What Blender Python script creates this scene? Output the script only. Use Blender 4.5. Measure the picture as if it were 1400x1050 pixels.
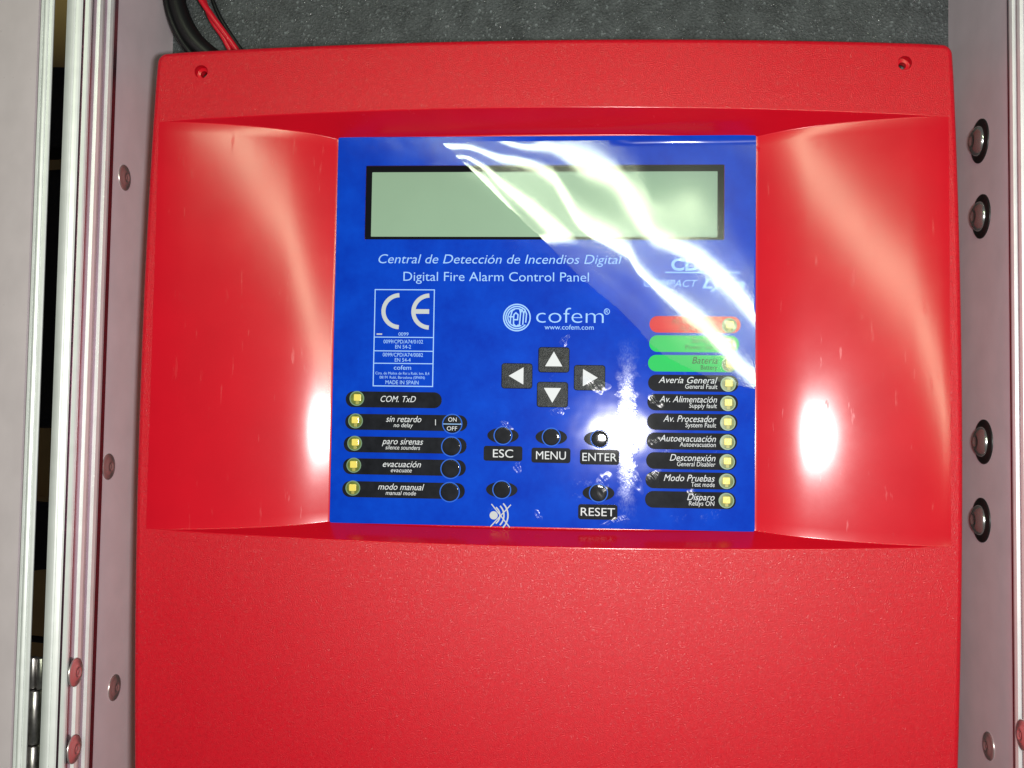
import bpy, bmesh, math, random
import numpy as np
from mathutils import Vector, Matrix
from mathutils.geometry import delaunay_2d_cdt

for o in list(bpy.data.objects):
    bpy.data.objects.remove(o)
scene = bpy.context.scene
COL = scene.collection
MM = 0.001
rng = random.Random(7)

# ------------------------------------------------------------------ camera
# panel front is the plane y = 0, x to the right, z up (millimetres, scaled to metres)
FPX, DIST = 1370.0, 411.0                  # focal length in photo pixels, distance to the panel in mm
CAM = np.array([17.5, -DIST, 350.0])
_psi = math.atan(96 / FPX); _pit = math.atan(65 / FPX); _roll = 0.015
FWD = np.array([-math.sin(_psi) * math.cos(_pit), math.cos(_psi) * math.cos(_pit), math.sin(_pit)])
_r = np.array([math.cos(_psi), math.sin(_psi), 0.0]); _u = np.cross(_r, FWD)
RGT = math.cos(_roll) * _r + math.sin(_roll) * _u
UPV = math.cos(_roll) * _u - math.sin(_roll) * _r
cam_data = bpy.data.cameras.new('camera')
cam = bpy.data.objects.new('camera', cam_data); COL.objects.link(cam)
cam_data.sensor_width = 36.0; cam_data.lens = 36.0 * FPX / 1400.0
cam_data.clip_start = 0.01; cam_data.clip_end = 20
m = Matrix([[RGT[i], UPV[i], -FWD[i], CAM[i] * MM] for i in range(3)] + [[0, 0, 0, 1]])
cam.matrix_world = m
scene.camera = cam

# ------------------------------------------------------------------ world and lamps
world = bpy.data.worlds.new('World'); scene.world = world; world.use_nodes = True
bg = world.node_tree.nodes['Background']
bg.inputs[0].default_value = (0.62, 0.66, 0.72, 1); bg.inputs[1].default_value = 0.075

def area_light(name, loc, target, sx, sy, power, color, roll_dir=None):
    l = bpy.data.lights.new(name, 'AREA'); l.shape = 'RECTANGLE'
    l.size = sx; l.size_y = sy; l.energy = power; l.color = color
    o = bpy.data.objects.new(name, l); COL.objects.link(o)
    z = (Vector(loc) - Vector(target)).normalized()
    x = Vector(roll_dir) if roll_dir else Vector((1, 0, 0))
    x = (x - z * x.dot(z)).normalized(); y = z.cross(x)
    o.matrix_world = Matrix([[x[i], y[i], z[i], loc[i]] for i in range(3)] + [[0, 0, 0, 1]])
    return o
# the camera's flash, just to the right of the lens
FLASH = (0.0475, -0.402, 0.350)
area_light('camera_flash', FLASH, (0.02, 0.0, 0.345), 0.034, 0.018, 1.66, (1.0, 0.97, 0.95))
# a slanting tube light in the room behind the camera
LAMP_A = np.array([17.5 - 260, -1500.0, 350 + 570]); LAMP_B = np.array([17.5 + 350, -1500.0, 350 + 190])
LAMP_C = (LAMP_A + LAMP_B) / 2; LAMP_D = (LAMP_B - LAMP_A) / np.linalg.norm(LAMP_B - LAMP_A)
area_light('tube_light', tuple(LAMP_C * MM), (0.0, 0.0, 0.38), 1.5, 0.065, 9.5, (0.88, 1.0, 0.68), tuple(LAMP_D))

vs = scene.view_settings
vs.view_transform = 'Standard'; vs.look = 'None'; vs.exposure = 0.0; vs.gamma = 1.0
scene.render.engine = 'CYCLES'
scene.cycles.use_denoising = True
scene.cycles.max_bounces = 10; scene.cycles.transparent_max_bounces = 12

def at(px, py, y=0.0):
    """photo pixel -> point (mm) on the plane of the given depth"""
    d = FWD * FPX + RGT * (px - 700.0) + UPV * (525.0 - py)
    return CAM + d * ((y - CAM[1]) / d[1])

# ------------------------------------------------------------------ materials
def mat(name, color, rough=0.5, metal=0.0, spec=0.5, coat=0.0, coat_rough=0.05, bump=None, var=0.0, var_scale=30, emit=None):
    """bump = (scale, strength, distance mm); var = brightness variation of the base colour"""
    mt = bpy.data.materials.new(name); mt.use_nodes = True
    nt = mt.node_tree; b = nt.nodes['Principled BSDF']
    b.inputs['Base Color'].default_value = (*color, 1)
    b.inputs['Roughness'].default_value = rough; b.inputs['Metallic'].default_value = metal
    b.inputs['Specular IOR Level'].default_value = spec
    b.inputs['Coat Weight'].default_value = coat; b.inputs['Coat Roughness'].default_value = coat_rough
    tc = nt.nodes.new('ShaderNodeTexCoord')
    if bump:
        n = nt.nodes.new('ShaderNodeTexNoise'); n.inputs['Scale'].default_value = bump[0]
        n.inputs['Detail'].default_value = 3; n.inputs['Roughness'].default_value = 0.6
        nt.links.new(tc.outputs['Object'], n.inputs['Vector'])
        bp = nt.nodes.new('ShaderNodeBump'); bp.inputs['Strength'].default_value = bump[1]
        bp.inputs['Distance'].default_value = bump[2] * MM
        nt.links.new(n.outputs['Fac'], bp.inputs['Height']); nt.links.new(bp.outputs['Normal'], b.inputs['Normal'])
    if var:
        n2 = nt.nodes.new('ShaderNodeTexNoise'); n2.inputs['Scale'].default_value = var_scale
        n2.inputs['Detail'].default_value = 6
        nt.links.new(tc.outputs['Object'], n2.inputs['Vector'])
        hsv = nt.nodes.new('ShaderNodeHueSaturation'); hsv.inputs['Color'].default_value = (*color, 1)
        mr = nt.nodes.new('ShaderNodeMapRange'); mr.inputs[1].default_value = 0.3; mr.inputs[2].default_value = 0.7
        mr.inputs[3].default_value = 1 - var; mr.inputs[4].default_value = 1 + var
        nt.links.new(n2.outputs['Fac'], mr.inputs[0]); nt.links.new(mr.outputs[0], hsv.inputs['Value'])
        nt.links.new(hsv.outputs[0], b.inputs['Base Color'])
    return mt

def nodes_of(mt):
    return mt.node_tree, mt.node_tree.nodes, mt.node_tree.links

RED = (0.57, 0.0040, 0.016)
M = {}
mt = mat('red_grained_plastic', RED, 0.33, spec=0.36, bump=(2300, 0.9, 0.22), var=0.08, var_scale=600)
nt, N, L = nodes_of(mt); b = N['Principled BSDF']
tc = N.new('ShaderNodeTexCoord'); v = N.new('ShaderNodeTexVoronoi'); v.inputs['Scale'].default_value = 2000; L.new(tc.outputs['Object'], v.inputs['Vector'])
sp3 = N.new('ShaderNodeSeparateColor'); L.new(v.outputs['Color'], sp3.inputs[0])
for k, (lo, hi) in {'Roughness': (0.34, 0.20), 'Specular IOR Level': (0.33, 0.62)}.items():     # scattered shinier grains
    r_ = N.new('ShaderNodeMapRange'); r_.inputs[1].default_value = 0.80; r_.inputs[2].default_value = 0.97; r_.inputs[3].default_value = lo; r_.inputs[4].default_value = hi
    L.new(sp3.outputs[0], r_.inputs[0]); L.new(r_.outputs[0], b.inputs[k])
M['red_grain'] = mt
# polished red of the recess: faint hand marks and vertical scratches in the gloss
mt = mat('red_polished_plastic', RED, 0.24, spec=0.30, coat=0.16, coat_rough=0.36, var=0.04, var_scale=45)
nt, N, L = nodes_of(mt); b = N['Principled BSDF']
tc = N.new('ShaderNodeTexCoord')
mp = N.new('ShaderNodeMapping'); mp.inputs['Scale'].default_value = (1.0, 1.0, 0.15)
L.new(tc.outputs['Object'], mp.inputs['Vector'])
sc = N.new('ShaderNodeTexNoise'); sc.inputs['Scale'].default_value = 420; sc.inputs['Detail'].default_value = 4
L.new(mp.outputs[0], sc.inputs['Vector'])
sm = N.new('ShaderNodeTexNoise'); sm.inputs['Scale'].default_value = 38; sm.inputs['Detail'].default_value = 7; sm.inputs['Roughness'].default_value = 0.7
L.new(tc.outputs['Object'], sm.inputs['Vector'])
ad = N.new('ShaderNodeMath'); ad.operation = 'ADD'
ad.inputs[0].default_value = 0.5; L.new(sm.outputs['Fac'], ad.inputs[1])
mr = N.new('ShaderNodeMapRange'); mr.inputs[1].default_value = 0.7; mr.inputs[2].default_value = 1.35
mr.inputs[3].default_value = 0.13; mr.inputs[4].default_value = 0.18
L.new(ad.outputs[0], mr.inputs[0])
scm = N.new('ShaderNodeMapRange'); scm.inputs[1].default_value = 0.66; scm.inputs[2].default_value = 0.74; scm.inputs[3].default_value = 0.0; scm.inputs[4].default_value = 0.22
L.new(sc.outputs['Fac'], scm.inputs[0]); sca = N.new('ShaderNodeMath'); sca.operation = 'ADD'
L.new(mr.outputs[0], sca.inputs[0]); L.new(scm.outputs[0], sca.inputs[1]); L.new(sca.outputs[0], b.inputs['Roughness'])
bp = N.new('ShaderNodeBump'); bp.inputs['Strength'].default_value = 0.05; bp.inputs['Distance'].default_value = 0.08 * MM
L.new(sm.outputs['Fac'], bp.inputs['Height']); L.new(bp.outputs['Normal'], b.inputs['Normal'])
M['red_gloss'] = mt

# blue overlay: glossy skin, scuffed along one vertical crease, small stuck-down patches
mt = mat('blue_overlay', (0.0, 0.030, 0.50), 0.5, spec=0.03, coat=0.22, coat_rough=0.04)
nt, N, L = nodes_of(mt); b = N['Principled BSDF']
tc = N.new('ShaderNodeTexCoord'); sx = N.new('ShaderNodeSeparateXYZ'); L.new(tc.outputs['Object'], sx.inputs[0])
def mth(op, a, b2, cl=False):
    n = N.new('ShaderNodeMath'); n.operation = op; n.use_clamp = cl
    for i, v in enumerate((a, b2)):
        if v is None: continue
        if isinstance(v, (int, float)): n.inputs[i].default_value = v
        else: L.new(v, n.inputs[i])
    return n.outputs[0]
XC = at(857, 590, 12)[0] * MM
wob = N.new('ShaderNodeTexNoise'); wob.inputs['Scale'].default_value = 260; wob.inputs['Detail'].default_value = 6
L.new(tc.outputs['Object'], wob.inputs['Vector'])
dx = mth('ABSOLUTE', mth('SUBTRACT', sx.outputs['X'], XC), None)
dx = mth('ADD', dx, mth('MULTIPLY', mth('SUBTRACT', wob.outputs['Fac'], 0.5), 0.010))
zc = mth('ABSOLUTE', mth('SUBTRACT', sx.outputs['Z'], at(857, 590, 12)[2] * MM), None)
m1 = mth('MULTIPLY', mth('SUBTRACT', 1.0, mth('DIVIDE', dx, 0.0042), True), mth('MULTIPLY', mth('SUBTRACT', 1.0, mth('DIVIDE', zc, 0.040), True), 1.6, True))
pat = N.new('ShaderNodeTexNoise'); pat.inputs['Scale'].default_value = 75; pat.inputs['Detail'].default_value = 9; pat.inputs['Roughness'].default_value = 0.75
L.new(tc.outputs['Object'], pat.inputs['Vector'])
low = mth('MULTIPLY', mth('SUBTRACT', at(857, 480, 12)[2] * MM, sx.outputs['Z']), 60.0, True)
rgt = mth('MULTIPLY', mth('SUBTRACT', sx.outputs['X'], at(660, 600, 12)[0] * MM), 60.0, True)
m2 = mth('MULTIPLY', mth('MULTIPLY', mth('SUBTRACT', pat.outputs['Fac'], 0.62), 9.0, True), mth('MULTIPLY', low, rgt))
msk = mth('MAXIMUM', m1, m2)
fine = N.new('ShaderNodeTexNoise'); fine.inputs['Scale'].default_value = 1600; fine.inputs['Detail'].default_value = 5
fm = N.new('ShaderNodeMapping'); fm.inputs['Scale'].default_value = (1, 1, 0.5); L.new(tc.outputs['Object'], fm.inputs[0]); L.new(fm.outputs[0], fine.inputs['Vector'])
wav = N.new('ShaderNodeTexNoise'); wav.inputs['Scale'].default_value = 55; wav.inputs['Detail'].default_value = 2
L.new(tc.outputs['Object'], wav.inputs['Vector'])
hgt = mth('ADD', mth('MULTIPLY', fine.outputs['Fac'], mth('MULTIPLY', m1, 0.14)), mth('MULTIPLY', wav.outputs['Fac'], 0.30))
bp = N.new('ShaderNodeBump'); bp.inputs['Strength'].default_value = 1.0; bp.inputs['Distance'].default_value = 0.4 * MM
L.new(hgt, bp.inputs['Height']); L.new(bp.outputs['Normal'], b.inputs['Coat Normal'])
cr = mth('ADD', 0.105, mth('MULTIPLY', msk, 0.13)); L.new(cr, b.inputs['Coat Roughness']); L.new(mth('ADD', 0.20, mth('MULTIPLY', m1, 0.8)), b.inputs['Coat Weight'])
mot = N.new('ShaderNodeTexNoise'); mot.inputs['Scale'].default_value = 60; mot.inputs['Detail'].default_value = 8; mot.inputs['Roughness'].default_value = 0.65
L.new(tc.outputs['Object'], mot.inputs['Vector'])
mixm = N.new('ShaderNodeMix'); mixm.data_type = 'RGBA'; mixm.inputs['A'].default_value = (0.0, 0.031, 0.43, 1); mixm.inputs['B'].default_value = (0.001, 0.058, 0.57, 1)
L.new(mth('MULTIPLY', mth('SUBTRACT', mot.outputs['Fac'], 0.32), 2.6, True), mixm.inputs['Factor'])
mixc = N.new('ShaderNodeMix'); mixc.data_type = 'RGBA'; L.new(mixm.outputs['Result'], mixc.inputs['A']); mixc.inputs['B'].default_value = (0.25, 0.36, 0.75, 1)
L.new(mth('MULTIPLY', mth('MULTIPLY', msk, mth('MULTIPLY', mth('SUBTRACT', fine.outputs['Fac'], 0.42), 4.0, True)), 0.7), mixc.inputs['Factor'])
L.new(mixc.outputs['Result'], b.inputs['Base Color'])
M['blue'] = mt

M['print'] = mat('pale_blue_print', (0.33, 0.56, 0.95), 0.5, spec=0.06)
M['print_white'] = mat('white_print', (0.66, 0.68, 0.73), 0.5, spec=0.06)
M['print_silver'] = mat('silver_grey_print', (0.50, 0.53, 0.56), 0.5, spec=0.06)
M['print_dark'] = mat('dark_print', (0.035, 0.045, 0.04), 0.5, spec=0.06)
M['print_maroon'] = mat('maroon_print', (0.12, 0.02, 0.02), 0.5, spec=0.06)
M['ring_blue'] = mat('blue_ring_print', (0.03, 0.13, 0.62), 0.5, spec=0.06)
M['black_pill'] = mat('black_print', (0.011, 0.012, 0.016), 0.45, spec=0.04, coat=0.15, coat_rough=0.05, bump=(200, 0.12, 0.3), var=0.35, var_scale=220)
M['key'] = mat('charcoal_key', (0.018, 0.021, 0.024), 0.30, spec=0.12, coat=0.0, bump=(1700, 0.7, 0.25), var=0.5, var_scale=420)
M['red_pill'] = mat('red_print', (0.62, 0.01, 0.025), 0.5, spec=0.05, coat=0.2, coat_rough=0.05)
M['green_pill'] = mat('green_print', (0.03, 0.50, 0.12), 0.5, spec=0.05, coat=0.2, coat_rough=0.05)
M['led_window'] = mat('olive_indicator_window', (0.13, 0.17, 0.035), 0.25, coat=0.8, coat_rough=0.05, var=0.35, var_scale=500)
M['led_rim'] = mat('pale_window_rim', (0.16, 0.27, 0.17), 0.3)
M['led_chip'] = mat('yellow_led_chip', (0.80, 0.66, 0.12), 0.35, coat=0.6, coat_rough=0.1, bump=(900, 0.4, 0.2))
M['led_lead'] = mat('olive_led_lead', (0.34, 0.32, 0.07), 0.4)
M['lcd'] = mat('grey_green_lcd', (0.27, 0.40, 0.295), 0.40, spec=0.06, coat=0.2, coat_rough=0.06, var=0.06, var_scale=18)
M['bezel'] = mat('black_bezel', (0.003, 0.003, 0.006), 0.5, spec=0.05)

# laminated case board, aluminium, foam
M['board'] = mat('satin_grey_sheet', (0.90, 0.78, 0.84), 0.36, metal=0.12, spec=0.7, bump=(900, 0.10, 0.15), var=0.05, var_scale=60)  # pink cast puts the red panel's bounce into the sheet's colour
M['alu'] = mat('aluminium_reflection_tint', (0.44, 0.30, 0.38), 0.26, metal=0.95, var=0.05, var_scale=120)  # mauve base colour carries the red panel's reflection on the rail flats
M['alu_white'] = mat('pale_satin_aluminium', (0.80, 0.82, 0.82), 0.40, metal=0.25, var=0.05, var_scale=140)
M['steel'] = mat('bright_steel', (0.50, 0.52, 0.50), 0.22, metal=0.85)
M['steel_dull'] = mat('dull_zinc', (0.40, 0.38, 0.37), 0.34, metal=1.0, var=0.35, var_scale=300)
M['rivet'] = mat('rivet_aluminium', (0.68, 0.60, 0.59), 0.30, metal=0.8)
M['washer'] = mat('blackened_washer', (0.02, 0.02, 0.02), 0.4, metal=0.4)
M['rubber'] = mat('black_rubber', (0.006, 0.006, 0.007), 0.42, spec=0.3)
M['red_wire'] = mat('red_wire_sleeve', (0.55, 0.006, 0.02), 0.3)
M['cardboard'] = mat('brown_cardboard', (0.52, 0.33, 0.13), 0.8, var=0.12, var_scale=20)
M['bag'] = mat('black_nylon', (0.008, 0.008, 0.011), 0.75, bump=(400, 0.5, 0.5))
# foam with glittering open cells
mt = mat('charcoal_foam', (0.075, 0.083, 0.085), 0.55, spec=0.5)
nt, N, L = nodes_of(mt); b = N['Principled BSDF']
tc = N.new('ShaderNodeTexCoord')
v = N.new('ShaderNodeTexVoronoi'); v.inputs['Scale'].default_value = 1000; L.new(tc.outputs['Object'], v.inputs['Vector'])
n1 = N.new('ShaderNodeTexNoise'); n1.inputs['Scale'].default_value = 800; n1.inputs['Detail'].default_value = 5; n1.inputs['Roughness'].default_value = 0.7; L.new(tc.outputs['Object'], n1.inputs['Vector'])
n3 = N.new('ShaderNodeTexNoise'); n3.inputs['Scale'].default_value = 90; n3.inputs['Detail'].default_value = 4; L.new(tc.outputs['Object'], n3.inputs['Vector'])
add = N.new('ShaderNodeMath'); add.operation = 'ADD'; L.new(v.outputs['Distance'], add.inputs[0]); L.new(n1.outputs['Fac'], add.inputs[1])
bp = N.new('ShaderNodeBump'); bp.inputs['Strength'].default_value = 1.0; bp.inputs['Distance'].default_value = 0.7 * MM
L.new(add.outputs[0], bp.inputs['Height']); L.new(bp.outputs['Normal'], b.inputs['Normal'])
sp3 = N.new('ShaderNodeSeparateColor'); L.new(v.outputs['Color'], sp3.inputs[0])
rp = N.new('ShaderNodeMapRange'); rp.inputs[1].default_value = 0.84; rp.inputs[2].default_value = 0.97; rp.inputs[3].default_value = 0.6; rp.inputs[4].default_value = 0.10
L.new(sp3.outputs[0], rp.inputs[0]); L.new(rp.outputs[0], b.inputs['Roughness'])
mtl = N.new('ShaderNodeMapRange'); mtl.inputs[1].default_value = 0.84; mtl.inputs[2].default_value = 0.97; mtl.inputs[3].default_value = 0.4; mtl.inputs[4].default_value = 1.0
L.new(sp3.outputs[0], mtl.inputs[0]); L.new(mtl.outputs[0], b.inputs['Specular IOR Level'])
mul = N.new('ShaderNodeMath'); mul.operation = 'ADD'; L.new(n1.outputs['Fac'], mul.inputs[0]); L.new(n3.outputs['Fac'], mul.inputs[1])
ramp = N.new('ShaderNodeMapRange'); ramp.inputs[1].default_value = 0.6; ramp.inputs[2].default_value = 1.4; ramp.inputs[3].default_value = 0.45; ramp.inputs[4].default_value = 1.6
L.new(mul.outputs[0], ramp.inputs[0])
fl = N.new('ShaderNodeMapRange'); fl.inputs[1].default_value = 0.94; fl.inputs[2].default_value = 0.98; fl.inputs[3].default_value = 1.0; fl.inputs[4].default_value = 2.2  # paler flecks: cell sparkle painted into the base colour
L.new(sp3.outputs[1], fl.inputs[0]); fmul = N.new('ShaderNodeMath'); fmul.operation = 'MULTIPLY'; L.new(ramp.outputs[0], fmul.inputs[0]); L.new(fl.outputs[0], fmul.inputs[1])
hs = N.new('ShaderNodeHueSaturation'); hs.inputs['Color'].default_value = (0.074, 0.083, 0.088, 1); L.new(fmul.outputs[0], hs.inputs['Value']); L.new(hs.outputs[0], b.inputs['Base Color'])
M['foam'] = mt

# dark scuffs and specks on the case boards
nt, N, L = nodes_of(M['board']); b = N['Principled BSDF']
tc = N.new('ShaderNodeTexCoord'); n1 = N.new('ShaderNodeTexNoise'); n1.inputs['Scale'].default_value = 120; n1.inputs['Detail'].default_value = 6; n1.inputs['Roughness'].default_value = 0.7
L.new(tc.outputs['Object'], n1.inputs['Vector'])
r_ = N.new('ShaderNodeMapRange'); r_.inputs[1].default_value = 0.69; r_.inputs[2].default_value = 0.74; r_.inputs[3].default_value = 0.0; r_.inputs[4].default_value = 0.8
L.new(n1.outputs['Fac'], r_.inputs[0])
mx_ = N.new('ShaderNodeMix'); mx_.data_type = 'RGBA'; mx_.inputs['B'].default_value = (0.12, 0.10, 0.10, 1)
src = b.inputs['Base Color'].links[0].from_socket; L.new(r_.outputs[0], mx_.inputs['Factor']); L.new(src, mx_.inputs['A']); L.new(mx_.outputs['Result'], b.inputs['Base Color'])

# clear protective film: thin skin that mirrors a little
mt = bpy.data.materials.new('clear_film'); mt.use_nodes = True
nt, N, L = nodes_of(mt); N.clear()
out = N.new('ShaderNodeOutputMaterial'); tr = N.new('ShaderNodeBsdfTransparent'); tr.inputs[0].default_value = (0.98, 0.985, 1, 1)
g1 = N.new('ShaderNodeBsdfGlossy'); g1.inputs['Roughness'].default_value = 0.075
g2 = N.new('ShaderNodeBsdfGlossy'); g2.inputs['Roughness'].default_value = 0.185
fr = N.new('ShaderNodeFresnel'); fr.inputs[0].default_value = 1.55
f2 = N.new('ShaderNodeMath'); f2.operation = 'MULTIPLY'; f2.inputs[1].default_value = 1.7; f2.use_clamp = True; L.new(fr.outputs[0], f2.inputs[0])
mg = N.new('ShaderNodeMixShader'); mg.inputs[0].default_value = 0.19; L.new(g1.outputs[0], mg.inputs[1]); L.new(g2.outputs[0], mg.inputs[2])
mx = N.new('ShaderNodeMixShader'); L.new(f2.outputs[0], mx.inputs[0]); L.new(tr.outputs[0], mx.inputs[1]); L.new(mg.outputs[0], mx.inputs[2]); L.new(mx.outputs[0], out.inputs[0])
M['film'] = mt
mt2 = mt.copy(); mt2.name = 'stuck_film'; N2 = mt2.node_tree.nodes
for n_ in N2:
    if n_.type == 'BSDF_GLOSSY': n_.inputs['Roughness'].default_value += 0.10
    if n_.type == 'MATH': n_.inputs[1].default_value = 0.28
M['film_soft'] = mt2

# ------------------------------------------------------------------ helpers
def mesh_obj(name, verts, faces, material, parent=None, smooth=False, mats=None, face_mats=None):
    me = bpy.data.meshes.new(name)
    me.from_pydata([tuple(float(c) * MM for c in v) for v in verts], [], faces)
    for mm_ in (mats or [material]): me.materials.append(mm_)
    if face_mats is not None: me.polygons.foreach_set('material_index', face_mats)
    if smooth: me.polygons.foreach_set('use_smooth', [True] * len(me.polygons))
    me.update()
    o = bpy.data.objects.new(name, me); COL.objects.link(o)
    if parent: o.parent = parent
    return o

def thing(name, label, cat, group=None):
    o = bpy.data.objects.new(name, None); COL.objects.link(o); o.empty_display_size = 0.02
    o['label'] = label; o['category'] = cat
    if group: o['group'] = group
    return o

def tag(o, label, cat, group=None):
    o['label'] = label; o['category'] = cat
    if group: o['group'] = group
    return o

def inside(pt, loop):
    x, y = pt; c = False; n = len(loop)
    for i in range(n):
        x1, y1 = loop[i]; x2, y2 = loop[(i + 1) % n]
        if (y1 > y) != (y2 > y) and x < (x2 - x1) * (y - y1) / (y2 - y1) + x1: c = not c
    return c

def fill(outer, holes=()):
    """triangles of a 2-D region with holes -> (points, triangles)"""
    pts, edges = [], []
    for lp in [outer] + list(holes):
        s = len(pts); pts += [Vector(p) for p in lp]
        edges += [(s + i, s + (i + 1) % len(lp)) for i in range(len(lp))]
    vo, eo, fo = delaunay_2d_cdt(pts, edges, [], 1 if not holes else 0, 1e-5)[:3]
    res = []
    for f in fo:
        c = (sum(vo[i].x for i in f) / len(f), sum(vo[i].y for i in f) / len(f))
        if inside(c, outer) and not any(inside(c, h) for h in holes): res.append(list(f))
    return [(p.x, p.y) for p in vo], res

def plate_geo(outer, yf, yb, holes=(), bevel=0.0, seg=3):
    """slab in the x-z plane from depth yf (front) to yb (back), optional rounded front edge"""
    V, Fc = [], []
    lp = outer
    def orient(l):
        a = sum(l[i][0] * l[(i + 1) % len(l)][1] - l[(i + 1) % len(l)][0] * l[i][1] for i in range(len(l)))
        return l if a > 0 else l[::-1]
    lp = orient(list(lp)); n = len(lp)
    def inset(l, d):
        r = []
        for i in range(len(l)):
            p0, p1, p2 = np.array(l[i - 1]), np.array(l[i]), np.array(l[(i + 1) % len(l)])
            a = p1 - p0; b_ = p2 - p1
            a = a / (np.linalg.norm(a) + 1e-9); b_ = b_ / (np.linalg.norm(b_) + 1e-9)
            nn = np.array([-a[1] - b_[1], a[0] + b_[0]]); q = nn / (np.linalg.norm(nn) + 1e-9)
            k = d / max(0.35, q.dot(np.array([-a[1], a[0]])))
            r.append(tuple(p1 + q * k))
        return r
    rings = []
    if bevel > 0:
        for k in range(seg + 1):
            t = k / seg * math.pi / 2
            rings.append((inset(lp, bevel * (1 - math.sin(t))), yf + bevel * (1 - math.cos(t))))
    else:
        rings.append((lp, yf))
    pts, tris = fill(rings[0][0], holes)
    V += [(x, yf, z) for x, z in pts]
    for t in tris:
        a = sum(pts[t[i]][0] * pts[t[(i + 1) % len(t)]][1] - pts[t[(i + 1) % len(t)]][0] * pts[t[i]][1] for i in range(len(t)))
        Fc.append(t if a > 0 else t[::-1])
    rings.append((lp, yb))
    s = len(V)
    for l, y in rings: V += [(x, y, z) for x, z in l]
    for k in range(len(rings) - 1):
        for i in range(n):
            a, b_ = s + k * n + i, s + k * n + (i + 1) % n
            Fc.append([a, a + n, b_ + n, b_])
    for h in holes:
        h = orient(list(h)); s = len(V); hn = len(h)
        V += [(x, yf, z) for x, z in h] + [(x, yb, z) for x, z in h]
        for i in range(hn):
            j = (i + 1) % hn; Fc.append([s + i, s + j, s + hn + j, s + hn + i])
    return V, Fc

def plate(name, outer, yf, yb, material, parent, holes=(), bevel=0.0, seg=3):
    V, Fc = plate_geo(outer, yf, yb, holes, bevel, seg)
    return mesh_obj(name, V, Fc, material, parent)

def rrect(x0, z0, x1, z1, r, seg=6):
    pts = []
    for cx, cz, a in ((x1 - r, z1 - r, 0), (x0 + r, z1 - r, 90), (x0 + r, z0 + r, 180), (x1 - r, z0 + r, 270)):
        for k in range(seg + 1):
            t = math.radians(a + 90 * k / seg); pts.append((cx + r * math.cos(t), cz + r * math.sin(t)))
    return pts

def ellipse(cx, cz, rx, rz, n=32):
    return [(cx + rx * math.cos(2 * math.pi * k / n), cz + rz * math.sin(2 * math.pi * k / n)) for k in range(n)]

def stroke(path, w, closed=False):
    """2-D line of width w along a path -> (points, quads)"""
    P = [np.array(p, float) for p in path]; n = len(P); V = []
    for i in range(n):
        a = P[i] - P[i - 1] if (i > 0 or closed) else P[1] - P[0]
        b_ = P[(i + 1) % n] - P[i] if (i < n - 1 or closed) else P[i] - P[i - 1]
        a = a / np.linalg.norm(a); b_ = b_ / np.linalg.norm(b_)
        t = a + b_; t = t / np.linalg.norm(t); q = np.array([-t[1], t[0]]); k = w / 2 / max(0.5, t.dot(a))
        V += [P[i] + q * k, P[i] - q * k]
    Fq = [[2 * i, 2 * i + 1, 2 * ((i + 1) % n) + 1, 2 * ((i + 1) % n)] for i in range(n if closed else n - 1)]
    return V, Fq

def flat(name, parts, y, material, parent):
    """several 2-D pieces [(points, faces)] as one flat print at depth y"""
    V, Fc = [], []
    for k, (p, f) in enumerate(parts):
        s = len(V); V += [(q[0], y - 0.006 * k, q[1]) for q in p]; Fc += [[s + i for i in ff] for ff in f]
    return mesh_obj(name, V, Fc, material, parent)

def lathe(profile, n=24):
    """profile [(radius, height)] about +Z"""
    V, Fc = [], []
    for r, h in profile: V += [(r * math.cos(2 * math.pi * k / n), r * math.sin(2 * math.pi * k / n), h) for k in range(n)]
    for i in range(len(profile) - 1):
        for k in range(n):
            j = (k + 1) % n; Fc.append([i * n + k, i * n + j, (i + 1) * n + j, (i + 1) * n + k])
    Fc.append([(len(profile) - 1) * n + k for k in range(n)])
    return V, Fc

def tube(path, r, n=12, sub=10):
    """smooth tube through the points"""
    P = [np.array(p, float) for p in path]
    pts = []
    for i in range(len(P) - 1):
        p0 = P[max(i - 1, 0)]; p1 = P[i]; p2 = P[i + 1]; p3 = P[min(i + 2, len(P) - 1)]
        for k in range(sub):
            t = k / sub
            pts.append(0.5 * (2 * p1 + (p2 - p0) * t + (2 * p0 - 5 * p1 + 4 * p2 - p3) * t * t + (3 * p1 - p0 - 3 * p2 + p3) * t ** 3))
    pts.append(P[-1]); V, Fc = [], []
    ref = np.array([0.0, 1.0, 0.0])
    for i, p in enumerate(pts):
        t = pts[min(i + 1, len(pts) - 1)] - pts[max(i - 1, 0)]; t /= np.linalg.norm(t)
        a = np.cross(t, ref); a /= np.linalg.norm(a) + 1e-9; b_ = np.cross(t, a)
        V += [p + r * (a * math.cos(2 * math.pi * k / n) + b_ * math.sin(2 * math.pi * k / n)) for k in range(n)]
    for i in range(len(pts) - 1):
        for k in range(n):
            j = (k + 1) % n; Fc.append([i * n + k, i * n + j, (i + 1) * n + j, (i + 1) * n + k])
    Fc.append(list(range(n))); Fc.append([(len(pts) - 1) * n + k for k in range(n)][::-1])
    return V, Fc

# ------------------------------------------------------------------ flight case
ZB, ZT = 90.0, 640.0                 # the stretch of the case that is built
YB = 56.0                            # foam lining behind the panel
XL = at(238, 0, YB)[0]               # inner faces of the side boards
XR = at(1297, 30, YB)[0]
case = thing('flight_case', 'open grey flight case with aluminium edges and riveted sides around the red panel', 'flight case')
case.location = (0, 0, 0)

def box_geo(x0, x1, y0, y1, z0, z1):
    V = [(x, y, z) for z in (z0, z1) for y in (y0, y1) for x in (x0, x1)]
    return V, [[0, 2, 3, 1], [4, 5, 7, 6], [0, 1, 5, 4], [2, 6, 7, 3], [0, 4, 6, 2], [1, 3, 7, 5]]

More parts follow.
